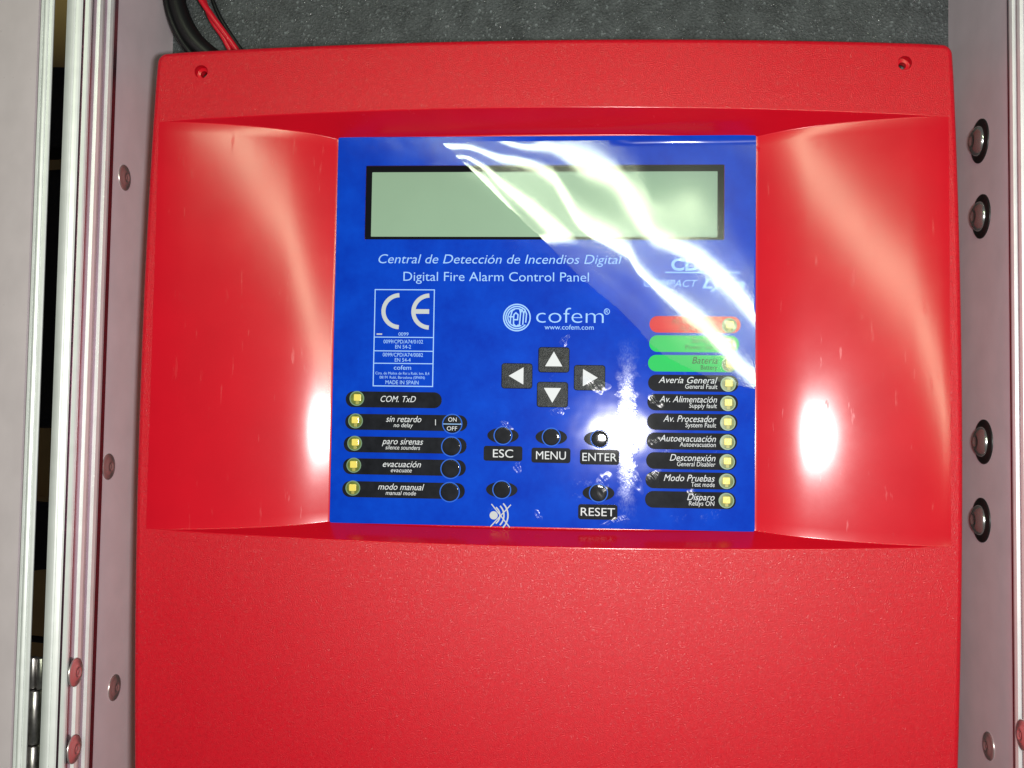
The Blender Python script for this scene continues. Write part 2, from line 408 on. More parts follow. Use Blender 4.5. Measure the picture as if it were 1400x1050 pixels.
def extrude_z(section, z0, z1):
    n = len(section)
    V = [(x, y, z0) for x, y in section] + [(x, y, z1) for x, y in section]
    Fc = [[i, (i + 1) % n, n + (i + 1) % n, n + i] for i in range(n)]
    Fc += [list(range(n))[::-1], list(range(n, 2 * n))]
    return V, Fc

# foam lining: a gently uneven sheet
nx, nz = 60, 60
V = [(XL - 2 + (XR - XL + 4) * i / nx, YB + 0.8 * math.sin(i * 1.3) * math.cos(j * 0.9), ZB + (ZT - ZB) * j / nz) for j in range(nz + 1) for i in range(nx + 1)]
Fc = [[j * (nx + 1) + i, j * (nx + 1) + i + 1, (j + 1) * (nx + 1) + i + 1, (j + 1) * (nx + 1) + i] for j in range(nz) for i in range(nx)]
s = len(V); V += [(XL - 2, YB + 12, ZB), (XR + 2, YB + 12, ZB), (XR + 2, YB + 12, ZT), (XL - 2, YB + 12, ZT)]
Fc.append([s, s + 3, s + 2, s + 1])
mesh_obj('foam_lining', V, Fc, M['foam'], case, smooth=True)

def ywall(px, py, X):
    """depth at which the plane x = X shows at this pixel"""
    d = FWD * FPX + RGT * (px - 700.0) + UPV * (525.0 - py)
    t = (X - CAM[0]) / d[0]; p = CAM + d * t
    return p[1], p[2]

# left side board and its edge profile
yl = lambda px: ywall(px, 270, XL)[0]      # depths read off along one row
y_r1a, y_r1b, y_r2a, y_r2b, y_t0 = yl(141.5), yl(134.5), yl(127), yl(120), yl(113)
V, Fc = box_geo(XL - 9, XL, y_r1a - 3, YB + 12, ZB, ZT)
mesh_obj('side_board', V, Fc, M['board'], case)['label'] = 'left grey side board beside the panel'
f = XL + 1.0
YFR = y_t0 - 2.0                                        # front face of the profile
fx = lambda px: at(px, 270, YFR)[0]
# section points with the metal tint of the face that follows each
sec = [(f, y_r1a + 5.5, 'm'), (f, y_r1a, 'w'), (f + 1.3, y_r1a - .3, 'w'), (f + 1.6, (y_r1a + y_r1b) / 2, 'w'), (f + 1.3, y_r1b + .3, 'w'), (f, y_r1b, 'm'),
       (f, y_r2a, 'w'), (f + 1.3, y_r2a - .3, 'w'), (f + 1.6, (y_r2a + y_r2b) / 2, 'w'), (f + 1.3, y_r2b + .3, 'w'), (f, y_r2b, 'm'),
       (f, y_t0 + .4, 'w'), (f + .3, YFR + .6, 'w'), (f - .1, YFR, 'w'), (fx(107.5), YFR - .1, 'm'), (fx(107.0), YFR + .9, 'm'), (fx(105.5), YFR + .9, 'm'), (fx(105), YFR - .5, 'w')]
for t in (.08, .2, .32, .38, .46, .58, .7, .82, .92, 1.0):
    sec.append((fx(105 - 21.5 * t), YFR - .5 - 1.5 * math.sin(math.pi * min(1, t * .9 + .05)) + (0.35 if t in (.38,) else 0), 'w'))
xo = fx(82.2)
sec += [(xo, YFR + .8, 'w'), (xo, YFR + 8, 'w'), (XL - 9.2, YFR + 8, 'w'), (XL - 9.6, y_r1a + 20, 'w'), (XL - 9.3, y_r1a + 20, 'w'), (XL - 9.2, y_r1a - 3.2, 'w'), (f - .9, y_r1a - 3.2, 'w'), (f - .9, y_r1a + 5.5, 'w')]
V, Fc = extrude_z([(q[0], q[1]) for q in sec], ZB, ZT)
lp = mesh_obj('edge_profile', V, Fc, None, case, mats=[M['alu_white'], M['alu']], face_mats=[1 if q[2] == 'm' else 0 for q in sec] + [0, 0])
lp['label'] = 'left aluminium edge profile with two raised ribs and a rounded tongue'

# right side board and its edge profile
yr = lambda px: ywall(px, 530, XR)[0]
V, Fc = box_geo(XR, XR + 9, yr(1388) - 3, YB + 12, ZB, ZT)
mesh_obj('side_board', V, Fc, M['board'], case)['label'] = 'right grey side board with four large bolts'
g = XR - 1.0; a0, a1, b0, b1, c0 = yr(1391), yr(1397), yr(1402), yr(1408), yr(1420)
sec = [(g, a0 + 4), (g, a0), (g - 1.3, a0 - .3), (g - 1.6, (a0 + a1) / 2), (g - 1.3, a1 + .3), (g, a1), (g, b0), (g - 1.3, b0 - .3), (g - 1.6, (b0 + b1) / 2), (g - 1.3, b1 + .3), (g, b1), (g, c0), (g - 1.5, c0 - 1), (g - 1.5, c0 - 5), (g + 3, c0 - 8), (g + 11, c0 - 8), (g + 11, a0), (g + 10.2, a0), (g + 10.2, c0 - 3), (g + .9, c0 - 3), (g + .9, a0 + 4)]
V, Fc = extrude_z(sec, ZB, ZT)
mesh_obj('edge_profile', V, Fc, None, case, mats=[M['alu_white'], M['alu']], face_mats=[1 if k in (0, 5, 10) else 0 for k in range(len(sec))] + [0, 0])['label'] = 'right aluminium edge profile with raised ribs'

# rivets (lathe about +Z, then turned to face into the case)
def oriented(name, geo, material, parent, loc, side, share=None):
    if share is None:
        o = mesh_obj(name, geo[0], geo[1], material, parent, smooth=True)
    else:
        o = bpy.data.objects.new(name, share); COL.objects.link(o); o.parent = parent
    o.location = Vector(loc) * MM
    o.rotation_euler = (0, math.radians(90 if side < 0 else -90), 0)
    return o
riv_geo = lathe([(5.7, 0), (5.7, 0.2), (5.4, 0.5), (4.6, 0.72), (4.0, 0.8), (3.4, 1.15), (2.5, 1.4), (1.7, 1.45), (1.5, 1.1), (1.0, 1.1), (0.8, 1.3), (0.2, 1.4)])
share = None
for px, py, h in ((170, 243, 0), (148, 638, 0), (156, 940, 0), (103, 919, 2.4), (101, 1024, 2.4)):
    y, z = ywall(px, py, XL + h)
    o = oriented('rivet', riv_geo, M['rivet'], case, (XL + h, y, z), -1, share); share = o.data
for px, py, h in ((1352, 1020, 0), (1399, 1005, 2.4)):
    y, z = ywall(px, py, XR - h); oriented('rivet', riv_geo, M['rivet'], case, (XR - h, y, z), 1, share)
w_geo = lathe([(9.3, 0), (9.3, 0.4), (8.9, 0.7), (5.5, 1.1), (0.3, 1.15)], 32)
d_geo = lathe([(6.3, 1.1), (6.2, 1.6), (5.6, 2.4), (4.6, 3.1), (3.4, 3.6), (2.2, 3.85), (2.0, 3.4), (0.2, 3.3)], 28)
ws = ds = None
for px, py in ((1337, 193), (1339, 296), (1342, 604), (1339, 711)):
    y, z = ywall(px, py, XR - 1)
    w = oriented('washer', w_geo, M['washer'], case, (XR, y, z), 1, ws); ws = w.data
    o = bpy.data.objects.new('dome_bolt', ds) if ds else mesh_obj('dome_bolt', d_geo[0], d_geo[1], M['steel'], None, smooth=True)
    if ds: COL.objects.link(o)
    ds = o.data; o.parent = w

# the lid on the left: board with its own edge profile, and the hinge in the gap
YLID = -22.0
xa, xb, xc = at(0, 270, YLID)[0], at(45.5, 270, YLID)[0], at(63.5, 270, YLID)[0]
LS = 0.47                                               # the lid leans back to the left
sec = [(xb - 1.4, YLID + 1.2), (xb - 1.4, YLID + 10), (xa - 190, YLID + 10 + LS * (xb - xa + 190)), (xa - 190, YLID + 1.2 + LS * (xb - xa + 190))]
lid = mesh_obj('lid', *extrude_z(sec, ZB, ZT), M['board'], case)
lid['label'] = 'open lid board at the far left edge'
e = YLID
wx = xc - xb
sec = [(xb, e + 1.15), (xb, e + .5), (xb + .4, e), (xb + 1.0, e), (xb + 1.15, e + .5), (xb + 1.5, e + .5), (xb + 1.65, e - .2)]
sec += [(xb + 1.65 + (wx - 3.6) * t, e - .2 - .5 * math.sin(math.pi * t)) for t in (.2, .4, .6, .8)]
sec += [(xc - 1.9, e - .2), (xc - 1.8, e + .35), (xc - 1.5, e + .35), (xc - 1.4, e - .1), (xc - .5, e), (xc, e + .5), (xc - .2, e + 1.4), (xc - 3.4, e + 5), (xb - 1, e + 12), (xb - 1.2, e + 10.1), (xb - .6, e + 9.9), (xb + 1.6, e + 5), (xb + 1.6, e + 1.15)]
V, Fc = extrude_z(sec, ZB, ZT)
mesh_obj('lid_edge_profile', V, Fc, M['alu_white'], lid)
hp = at(46, 980, YLID + 8)
hx = hp[0]
hinge = mesh_obj('hinge', *box_geo(hx - 5, hx + 9, YLID + 12.5, YLID + 14, ZB, at(46, 900, YLID + 12)[2]), M['steel_dull'], case)
kn = [at(46, q, YLID + 8)[2] for q in (898, 943, 1019, 1095)]
for i in range(3):
    h = kn[i] - kn[i + 1] - 0.6
    prof = [(0.6, 0), (2.2, 0), (2.5, .4), (2.5, h - .4), (2.2, h), (0.6, h)]
    for dxk in ((-1.6, 1.9) if i == 0 else (-0.4,)):
        V, Fc = lathe([(r * (0.72 if i == 0 else 1.0), hh) for r, hh in prof], 20)
        o = mesh_obj('hinge_knuckle', V, Fc, M['steel_dull'], hinge, smooth=True)
        o.location = (Vector((hx + dxk, YLID + 9, kn[i + 1] + 0.3))) * MM
# what shows through the gap: cardboard and black bags behind the case
bx = at(60, 525, 220)[0]
box = thing('cardboard_box', 'brown cardboard box seen through the gap beside the lid', 'box')
mesh_obj('box_side', *box_geo(bx - 130, bx + 45, 225, 229, 40, 760), M['cardboard'], box)
mesh_obj('box_flap', *box_geo(bx - 130, bx + 45, 210, 224.5, 300, 303), M['cardboard'], box)
def bag(name, label, px, py0, py1, depth, seed):
    c0, c1 = at(px, py0, depth), at(px, py1, depth)
    r = random.Random(seed); V, Fc = [], []; n = 28; k = 12
    for j in range(k + 1):
        t = j / k
        for i in range(n):
            a = 2 * math.pi * i / n
            w = 45 * (1 - abs(2 * t - 1) ** 6 * 0.35) * (1 + r.uniform(-.04, .04))
            dz = (8 * math.sin(a * 2 + seed) + 5 * math.cos(a)) * (1 - abs(2 * t - 1) * 0.3)
            V.append((c0[0] + w * math.cos(a), depth + 14 * math.sin(a), c1[2] + (c0[2] - c1[2]) * t + dz * (0.3 if t in (0, 1) else 0.6)))
    for j in range(k):
        for i in range(n):
            q = (i + 1) % n; Fc.append([j * n + i, j * n + q, (j + 1) * n + q, (j + 1) * n + i])
    Fc.append(list(range(n))[::-1]); Fc.append([k * n + i for i in range(n)])
    return tag(mesh_obj(name, V, Fc, M['bag'], None, smooth=True), label, 'bag')
bag('equipment_bag', 'small black bag behind the top of the gap by the lid', 76, 100, 206, 170, 1)
bag('equipment_bag', 'tall black bag behind the middle of the gap by the lid', 60, 240, 582, 175, 2)
bag('equipment_bag', 'black bag low behind the gap, above the hinge', 48, 688, 778, 172, 3)
p = at(50, 876, 165)
V, Fc = tube([(p[0] - 60, 168, p[2] - 6), (p[0] - 20, 165, p[2] + 1), (p[0] + 10, 165, p[2]), (p[0] + 55, 170, p[2] - 8)], 2.0)
tag(mesh_obj('cable', V, Fc, M['rubber'], None, smooth=True), 'short black cable crossing the gap just above the hinge', 'cable')

# ------------------------------------------------------------------ fire alarm panel
panel = thing('fire_alarm_panel', 'red fire alarm control panel with blue front, display and indicator lights', 'alarm panel')
Z0 = 350.0
HW = lambda z: 169.4 - 3.0 * ((z - Z0 - 8) / 150.0) ** 2 * (1 if z > Z0 - 160 else 0) - (3.76 if z <= Z0 - 160 else 0)
ZTOP = lambda x: Z0 + 164.2 - 4.0 * (x / 166.0) ** 2
LIPT = lambda x: Z0 + 134.9 - 5.0 * (x / 163.0) ** 2
LIPB = lambda x: Z0 - 46.6 + 3.6 * (x / 163.0) ** 2
ZBOT = Z0 - 210.0
PX0, PX1, PZ0, PZ1 = -89.4, 89.6, Z0 - 39.9, Z0 + 126.4    # blue plate
DEPTH = 12.6

# outer outline with rounded corners
def outline():
    R = 4.5; pts = []
    zt = ZTOP(166); hw = HW(zt)
    for k in range(9):                                        # top right corner
        a = math.radians(90 - 90 * k / 8); pts.append((hw - R + R * math.cos(a), zt - R + R * math.sin(a)))
    for k in range(1, 41):
        z = zt - R + (ZBOT + R - (zt - R)) * k / 41; pts.append((HW(z), z))
    hb = HW(ZBOT)
    for k in range(9):
        a = math.radians(-90 * k / 8); pts.append((hb - R + R * math.cos(a), ZBOT + R + R * math.sin(a)))
    left = [(-x, z) for x, z in pts[::-1]]
    top = [(x, ZTOP(x)) for x in np.linspace(-hw + R, hw - R, 42)[1:-1]]
    return pts + left + top
OUT = outline()[::-1]
if sum(OUT[i][0] * OUT[(i + 1) % len(OUT)][1] - OUT[(i + 1) % len(OUT)][0] * OUT[i][1] for i in range(len(OUT))) < 0: OUT = OUT[::-1]

# recess columns: slope of the cheeks grows towards the blue plate
XO = 164.2
us = np.array([0, .06, .2, .42, .72, .92, 1.0]); sl = np.array([0.0, .05, .115, .14, .187, .285, .30])
ug = np.linspace(0, 1, 401); dg = np.concatenate([[0], np.cumsum((np.interp(ug[1:], us, sl) + np.interp(ug[:-1], us, sl)) / 2 * np.diff(ug))])
dg *= DEPTH / dg[-1]
def depth_at(x):
    if PX0 <= x <= PX1: return DEPTH
    u = (XO - abs(x)) / (XO - (PX1 if x > 0 else -PX0)); return float(np.interp(u, ug, dg))
def fillet(p0, p1, p2, r, n):
    a = np.array(p0) - np.array(p1); b_ = np.array(p2) - np.array(p1)
    la, lb = np.linalg.norm(a), np.linalg.norm(b_); a = a / max(la, 1e-9); b_ = b_ / max(lb, 1e-9)
    ang = math.acos(max(-1, min(1, float(a.dot(b_))))); t = min(r / math.tan(ang / 2) if ang < 3.1 else 0, 0.45 * la, 0.45 * lb)
    rr = t * math.tan(ang / 2); q0 = np.array(p1) + a * t; q1 = np.array(p1) + b_ * t
    res = []
    for k in range(n + 1):
        s_ = k / n; res.append(tuple((1 - s_) ** 2 * q0 + 2 * s_ * (1 - s_) * np.array(p1) + s_ ** 2 * q1))
    return res
cols = sorted(set([round(v, 4) for v in np.concatenate([np.linspace(-XO, PX0, 70), np.linspace(PX0, PX1, 40), np.linspace(PX1, XO, 70)])]))
grid = []
NS, NV = 5, 40
for x in cols:
    d = max(depth_at(x), 0.02); zt, zb = LIPT(x), LIPB(x)
    pf_t, pb_t = (0.0, zt), (d, zt - 0.60 * d); pb_b, pf_b = (d, zb + 0.47 * d), (0.0, zb)
    arc1 = fillet((0.0, zt + 3), pf_t, pb_t, 0.7, NS); arc2 = fillet(pf_t, pb_t, pb_b, 0.6, NS)
    arc3 = fillet(pb_t, pb_b, pf_b, 0.6, NS); arc4 = fillet(pb_b, pf_b, (0.0, zb - 3), 0.7, NS)
    mid = [(d, arc2[-1][1] + (arc3[0][1] - arc2[-1][1]) * k / NV) for k in range(1, NV)]
    grid.append([(x, y, z) for y, z in arc1 + arc2 + mid + arc3 + arc4])
nc, npnt = len(cols), len(grid[0])
V = [p for c in grid for p in c]
Fc = [[i * npnt + j, i * npnt + j + 1, (i + 1) * npnt + j + 1, (i + 1) * npnt + j] for i in range(nc - 1) for j in range(npnt - 1)]
fm_ = [1] * len(Fc); sm_ = [True] * len(Fc)
loop_top = [(c[0][0], c[0][2]) for c in grid]; loop_bot = [(c[-1][0], c[-1][2]) for c in grid]
recess = loop_bot + loop_top[::-1]
# screw holes in the top corners
holes = []
HOLES = [at(275, 98, 0), at(1237, 86, 0)]
for p in HOLES: holes.append(ellipse(p[0], p[2], 2.9, 2.9, 24))
RB = 2.2
def inset_loop(l, d):
    r = []
    for i in range(len(l)):
        p0, p1, p2 = np.array(l[i - 1]), np.array(l[i]), np.array(l[(i + 1) % len(l)])
        t = (p1 - p0) / (np.linalg.norm(p1 - p0) + 1e-9) + (p2 - p1) / (np.linalg.norm(p2 - p1) + 1e-9); t /= np.linalg.norm(t)
        r.append(tuple(p1 + np.array([-t[1], t[0]]) * d))
    return r
inner = inset_loop(OUT, RB)
pts, tris = fill(inner, [recess] + holes)
s = len(V); V += [(x, 0.0, z) for x, z in pts]
for t in tris:
    a = sum(pts[t[i]][0] * pts[t[(i + 1) % len(t)]][1] - pts[t[(i + 1) % len(t)]][0] * pts[t[i]][1] for i in range(len(t)))
    Fc.append([s + i for i in (t if a > 0 else t[::-1])]); fm_.append(0); sm_.append(False)
rings = [(inset_loop(OUT, RB * (1 - math.sin(k / 6 * math.pi / 2))) if k < 6 else OUT, RB * (1 - math.cos(k / 6 * math.pi / 2))) for k in range(7)] + [(OUT, 38.0)]
s = len(V); n = len(OUT)
for l, y in rings: V += [(x, y, z) for x, z in l]
for k in range(len(rings) - 1):
    for i in range(n):
        a_, b_ = s + k * n + i, s + k * n + (i + 1) % n
        Fc.append([a_, a_ + n, b_ + n, b_]); fm_.append(0); sm_.append(k < 6)
for h in holes:                                                # hole walls and their floor with a smaller opening
    s = len(V); hn = len(h)
    c = (sum(p[0] for p in h) / hn, sum(p[1] for p in h) / hn)
    for (k, y) in ((1.0, 0), (0.98, 3.2), (0.52, 3.4), (0.5, 14)): V += [(c[0] + (x - c[0]) * k, y, c[1] + (z - c[1]) * k) for x, z in h]
    for q in range(3):
        for i in range(hn):
            j = (i + 1) % hn; Fc.append([s + q * hn + i, s + q * hn + j, s + (q + 1) * hn + j, s + (q + 1) * hn + i]); fm_.append(1); sm_.append(False)
me_o = mesh_obj('housing', V, Fc, None, panel, mats=[M['red_grain'], M['red_gloss']], face_mats=fm_)
me_o.data.polygons.foreach_set('use_smooth', sm_)
bm = bmesh.new(); bm.from_mesh(me_o.data); bmesh.ops.recalc_face_normals(bm, faces=bm.faces[:])
bm.to_mesh(me_o.data); bm.free()
scr = lathe([(2.4, 0), (2.4, .5), (1.8, 1.3), (1.0, 1.6), (0.7, 1.1), (0.1, 1.1)], 20)
for p in HOLES:
    o = mesh_obj('screw', *scr, M['washer'], panel, smooth=True); o.location = Vector((p[0] + .4, 7.5, p[2] - .5)) * MM; o.rotation_euler = (math.radians(90), 0, 0)
# mounting box behind the cover
mesh_obj('back_box', *box_geo(-158, 158, 38.3, YB - 1.2, ZBOT + 8, Z0 + 150), M['red_grain'], panel)

# ------------------------------------------------------------------ blue front plate
YF = 11.9
def fp(px, py, y=YF):
    p = at(px, py, y); return (p[0], p[2])
KX = (fp(900, 450)[0] - fp(600, 450)[0]) / 300.0       # mm per photo pixel on the plate
lcd_o = (fp(499.5, 275)[0], fp(640, 327.5)[1], fp(990.5, 275)[0], fp(640, 226)[1])
lcd_i = (fp(508.0, 275)[0], fp(640, 323.5)[1], fp(981.0, 275)[0], fp(640, 235)[1])
hole = rrect(*lcd_o, 0.5)
face = plate('faceplate', rrect(PX0 + .1, PZ0 - .1, PX1 - .1, PZ1 + .1, 1.0), YF, DEPTH - 0.06, M['blue'], panel, [hole], bevel=0.25)
lcd = plate('display', rrect(lcd_o[0] + .1, lcd_o[1] + .1, lcd_o[2] - .1, lcd_o[3] - .1, .4), YF + 0.35, DEPTH - 0.04, M['bezel'], panel)
plate('display_glass', rrect(lcd_i[0], lcd_i[1], lcd_i[2], lcd_i[3], .3), YF + 0.27, YF + 0.34, M['lcd'], lcd)
YP, YT = YF - 0.14, YF - 0.20

# text -------------------------------------------------------------
_cur = bpy.data.curves.new('probe', 'FONT'); _cur.body = 'H'
_po = bpy.data.objects.new('probe', _cur); COL.objects.link(_po)
def font_mesh(body, shear=0.0, bold=0.0):
    _cur.body = body; _cur.shear = shear; _cur.offset = bold; _cur.resolution_u = 4
    bpy.context.view_layer.update()
    me = _po.evaluated_get(bpy.context.evaluated_depsgraph_get()).to_mesh()
    V = np.array([v.co[:2] for v in me.vertices]); Fc = [list(p.vertices) for p in me.polygons]
    _po.evaluated_get(bpy.context.evaluated_depsgraph_get()).to_mesh_clear()
    return V, Fc
CAPH = font_mesh('H')[0][:, 1].max()
def text_geo(body, px, py, cap, width=None, align='C', shear=0.0, bold=0.0):
    """baseline at py; cap height and width in photo pixels"""
    V, Fc = font_mesh(body, shear, bold)
    sz = cap * KX / CAPH; x0, x1 = V[:, 0].min(), V[:, 0].max()
    sx_ = width * KX / (x1 - x0) if width else sz
    ax, az = fp(px, py)
    off = {'C': (x0 + x1) / 2, 'L': x0, 'R': x1}[align]
    return [(ax + (x - off) * sx_, az + z * sz) for x, z in V], Fc
def text(body, px, py, cap, width=None, align='C', shear=0.0, bold=0.0, material='print', parent=None, y=None, name='lettering'):
    return flat(name, [text_geo(body, px, py, cap, width, align, shear, bold)], YT if y is None else y, M[material], parent or face)

text('Central de Detección de Incendios Digital', 682.5, 360.5, 12.5, 336, shear=0.22, bold=-0.004)
text('Digital Fire Alarm Control Panel', 677.5, 384.5, 12.5, 256, bold=-0.004)
text('CDF', 917.5, 369.5, 15.5, 50, align='L', bold=0.03)
x0, z0 = fp(909, 372.5); x1, z1 = fp(1012, 373.5)
flat('underline', [stroke([(x0, z0), (x1, z0)], 0.55)], YT, M['print'], face)
text('COMPACT', 880, 392, 9.5, 73, align='L', shear=0.3)
text('Lyon', 960, 394, 13, 57, align='L', shear=0.3, bold=0.02)

# conformity box
bxl, bzt = fp(514, 396); bxr, _ = fp(595, 396); _, bzb = fp(550, 528)
bxl = (fp(514.6, 396)[0] + fp(508.8, 527)[0]) / 2; bxr = (fp(595.5, 396)[0] + fp(590, 528)[0]) / 2
parts = [stroke([(bxl, bzb), (bxr, bzb), (bxr, bzt), (bxl, bzt)], 0.42, True)]
for q in (461.2, 480, 497): parts.append(stroke([(bxl, fp(551, q)[1]), (bxr, fp(551, q)[1])], 0.38))
flat('marking_box', parts, YT, M['print'], face)
parts = []
for cx, c_px in ((fp(546.5, 425.5), 0), (fp(587.5, 426), 1)):
    r = 22.2 * KX
    parts.append(stroke([(cx[0] + r * math.cos(math.radians(a)) * 1.02, cx[1] + r * math.sin(math.radians(a))) for a in np.linspace(92, 268, 32)], 5.8 * KX))
    if c_px: parts.append(stroke([(cx[0] - r * .98, cx[1]), (cx[0] - .2, cx[1])], 6.4 * KX))
x0, z0 = fp(518.8, 456.8); parts.append(stroke([(x0 - 1.2, z0), (x0 + 1.2, z0)], 0.6))
flat('conformity_mark', parts, YT, M['print_silver'], face)
for b_, q, c, w in (('0099', 459, 4.5, 14), ('0099/CPD/A74/0102', 469.6, 5.0, 55), ('EN 54-2', 476.6, 5.0, 22), ('0099/CPD/A74/0082', 487.6, 5.0, 56), ('EN 54-4', 494.6, 5.0, 22),
                   ('cofem', 505.5, 6.0, 24), ('Ctra. de Molins de Rei a Rubí, km. 8,4', 512.2, 3.6, 75), ('08191 Rubí, Barcelona (SPAIN)', 517.8, 3.6, 63), ('MADE IN SPAIN', 525.4, 5.2, 46)):
    text(b_, 550.6 + (495 - q) * 0.03, q, c, w)

# round emblem and trade lettering
ex, ez = fp(706.7, 434.2); R0 = 18.2 * KX
def arc(r, a0, a1, w, sx_=1.0, cx=0.0, cz=0.0, n=30):
    return stroke([(ex + (cx + r * math.cos(math.radians(a)) * sx_), ez + cz + r * math.sin(math.radians(a))) for a in np.linspace(a0, a1, n)], w)
def seg(pts, w): return stroke([(ex + p[0] * KX, ez + p[1] * KX) for p in pts], w)
w = 1.8 * KX
emb = [arc(R0, 35, 325, w), arc(R0 * .84, 40, 320, w), arc(R0 * .68, 60, 300, w * .9),
       seg([(-9, -9), (-8.5, 2), (-6.5, 9.5), (-3, 11.5)], w), seg([(-11, 1), (-5, 1)], w),
       seg([(-4.5, -1), (-4.5, -9), (-1, -12.5), (2.5, -10)], w), seg([(-4.5, -3), (1, -3), (1.5, 4), (-1.5, 6.5), (-4, 4), (-4.5, -1)], w),
       seg([(3.5, -12), (5.0, 6), (3.8, 11.5)], w), seg([(4.8, 6), (7, 10.8), (9.3, 6), (8.2, -10)], w), seg([(9.2, 6), (11.2, 10), (13.2, 5), (12.2, -7)], w), arc(R0, -35, 35, w)]
flat('emblem', emb, YT, M['print'], face)
text('cofem', 733, 441.3, 21, 92, align='L', bold=-0.014, name='trade_lettering')
text('www.cofem.com', 778, 450.6, 6.5, 67)
cx_, cz_ = fp(829.7, 426); flat('registered_mark', [stroke(ellipse(cx_, cz_, 3.6 * KX, 3.8 * KX, 24), 0.28, True), text_geo('R', 829.7, 428.2, 4.6)], YT, M['print'], face)

# keys -------------------------------------------------------------
def arrow_key(px, py, ang):
    cx, cz = fp(px, py); hw_, hh = 21.3 * KX, 17.4 * KX
    k = plate('arrow_key', rrect(cx - hw_, cz - hh, cx + hw_, cz + hh, 1.3), YF - 0.65, YF - 0.01, M['key'], panel, bevel=0.35)
    a = math.radians(ang); tri = [(11.2, 0), (-9, 11.8), (-9, -11.8)]
    flat('arrow_print', [([(cx + (math.cos(a) * x - math.sin(a) * y) * KX, cz + (math.sin(a) * x + math.cos(a) * y) * KX) for x, y in tri], [[0, 1, 2]])], YF - 0.70, M['print_white'], k)
arrow_key(757.2, 492, 90); arrow_key(755.3, 539.5, 270); arrow_key(706.8, 514, 180); arrow_key(806, 516.5, 0)

def dome(px, py, parent, rx=11.3, name='push_dome'):
    cx, cz = fp(px, py); V, Fc = [], []; n = 32; R_ = rx * KX
    for j, (k, h) in enumerate(((1.0, 0.0), (0.97, .05), (0.9, .08), (0.65, .10), (.4, .11), (.15, .115))):
        V += [(cx + R_ * k * math.cos(2 * math.pi * i / n), YP - .01 - h, cz + R_ * k * math.sin(2 * math.pi * i / n)) for i in range(n)]
    for j in range(5):
        for i in range(n):
            q = (i + 1) % n; Fc.append([j * n + i, j * n + q, (j + 1) * n + q, (j + 1) * n + i])
    Fc.append([5 * n + i for i in range(n)])
    d = mesh_obj(name, V, Fc, M['black_pill'], parent, smooth=True)
    flat('dome_ring', [stroke(ellipse(cx, cz, R_ * 1.08, R_ * 1.08, 40), 0.42, True)], YT + .03, M['ring_blue'], parent)
    return d

def push_key(px, py):
    cx, cz = fp(px, py)
    k = plate('push_key', ellipse(cx, cz, 21.5 * KX, 10.8 * KX, 40), YP, YF - .005, M['black_pill'], panel)
    dome(px, py, k); return k
for q in ((687.7, 595.4), (753.7, 597.6), (820, 600), (686, 669.5), (818.2, 674)): push_key(*q)
for b_, px, py, w in (('ESC', 687.7, 620, 27.5), ('MENU', 753.2, 622.6, 40.5), ('ENTER', 819.7, 625, 46.5), ('RESET', 817.3, 700, 46)):
    cx, cz = fp(px, py); hw_, hh = 26.5 * KX, 10.2 * KX
    k = plate('key_label', rrect(cx - hw_, cz - hh, cx + hw_, cz + hh, 1.1), YP, YF - .005, M['black_pill'], panel)
    text(b_, px, py + 5.4, 10.8, w, material='print_white', parent=k)
# silence symbol: a sounder struck through
sx0, sz0 = fp(675, 704.5)
def sp(x, y): q = fp(x, y); return q
parts = [(ellipse(sx0, sz0, 5.6 * KX, 5.6 * KX, 24), [list(range(24))])]
for r in (15.5, 21.0, 26.5):
    a_ = 42 if r < 20 else 34
    parts.append(stroke([(sx0 + (r * math.cos(math.radians(t)) - 7) * KX, sz0 + r * 0.92 * math.sin(math.radians(t)) * KX) for t in np.linspace(-a_ - 8, a_ + 8, 16)], 1.9 * KX))
parts.append(stroke([sp(672, 689), sp(697, 721)], 1.5 * KX)); parts.append(stroke([sp(698.5, 690), sp(670.5, 720)], 1.5 * KX))
flat('silence_symbol', parts, YT, M['print_silver'], face)

# indicator rows ---------------------------------------------------
def stadium(px0, px1, py, h):
    x0, z0 = fp(px0, py); x1, z1 = fp(px1, py); r = h / 2 * KX; z = (z0 + z1) / 2
    return rrect(x0, z - r, x1, z + r, r * 0.98, 9)
def led(px, py, pill, i):
    cx, cz = fp(px, py); r = 9.6 * KX
    flat('window_rim', [stroke(ellipse(cx, cz, r, r, 32), 0.42, True)], YP - .03, M['led_rim'], pill)
    V, Fc = [], []; n = 28
    for k, h in ((1.0, 0.0), (.8, .1), (.5, .16), (.1, .18)):
        V += [(cx + r * k * math.cos(2 * math.pi * t / n), YP - .015 - h * .2, cz + r * k * math.sin(2 * math.pi * t / n)) for t in range(n)]
    for j in range(3):
        for t in range(n):
            q = (t + 1) % n; Fc.append([j * n + t, j * n + q, (j + 1) * n + q, (j + 1) * n + t])
    Fc.append([3 * n + t for t in range(n)])
    mesh_obj('led_window', V, Fc, M['led_window'], pill, smooth=True)
    rr = random.Random(i); dx_, dz_ = rr.uniform(-.2, .3), rr.uniform(.15, .45)
    plate('led_chip', rrect(cx - 1.55 + dx_, cz - 1.45 + dz_, cx + 1.55 + dx_, cz + 1.45 + dz_, .45), YP - .28, YP - .04, M['led_chip'], pill, bevel=.14)
    plate('led_lead', rrect(cx - .55 + dx_ * .5, cz - 2.45, cx + .75 + dx_ * .5, cz - 1.5 + dz_, .2), YP - .12, YP - .04, M['led_lead'], pill)
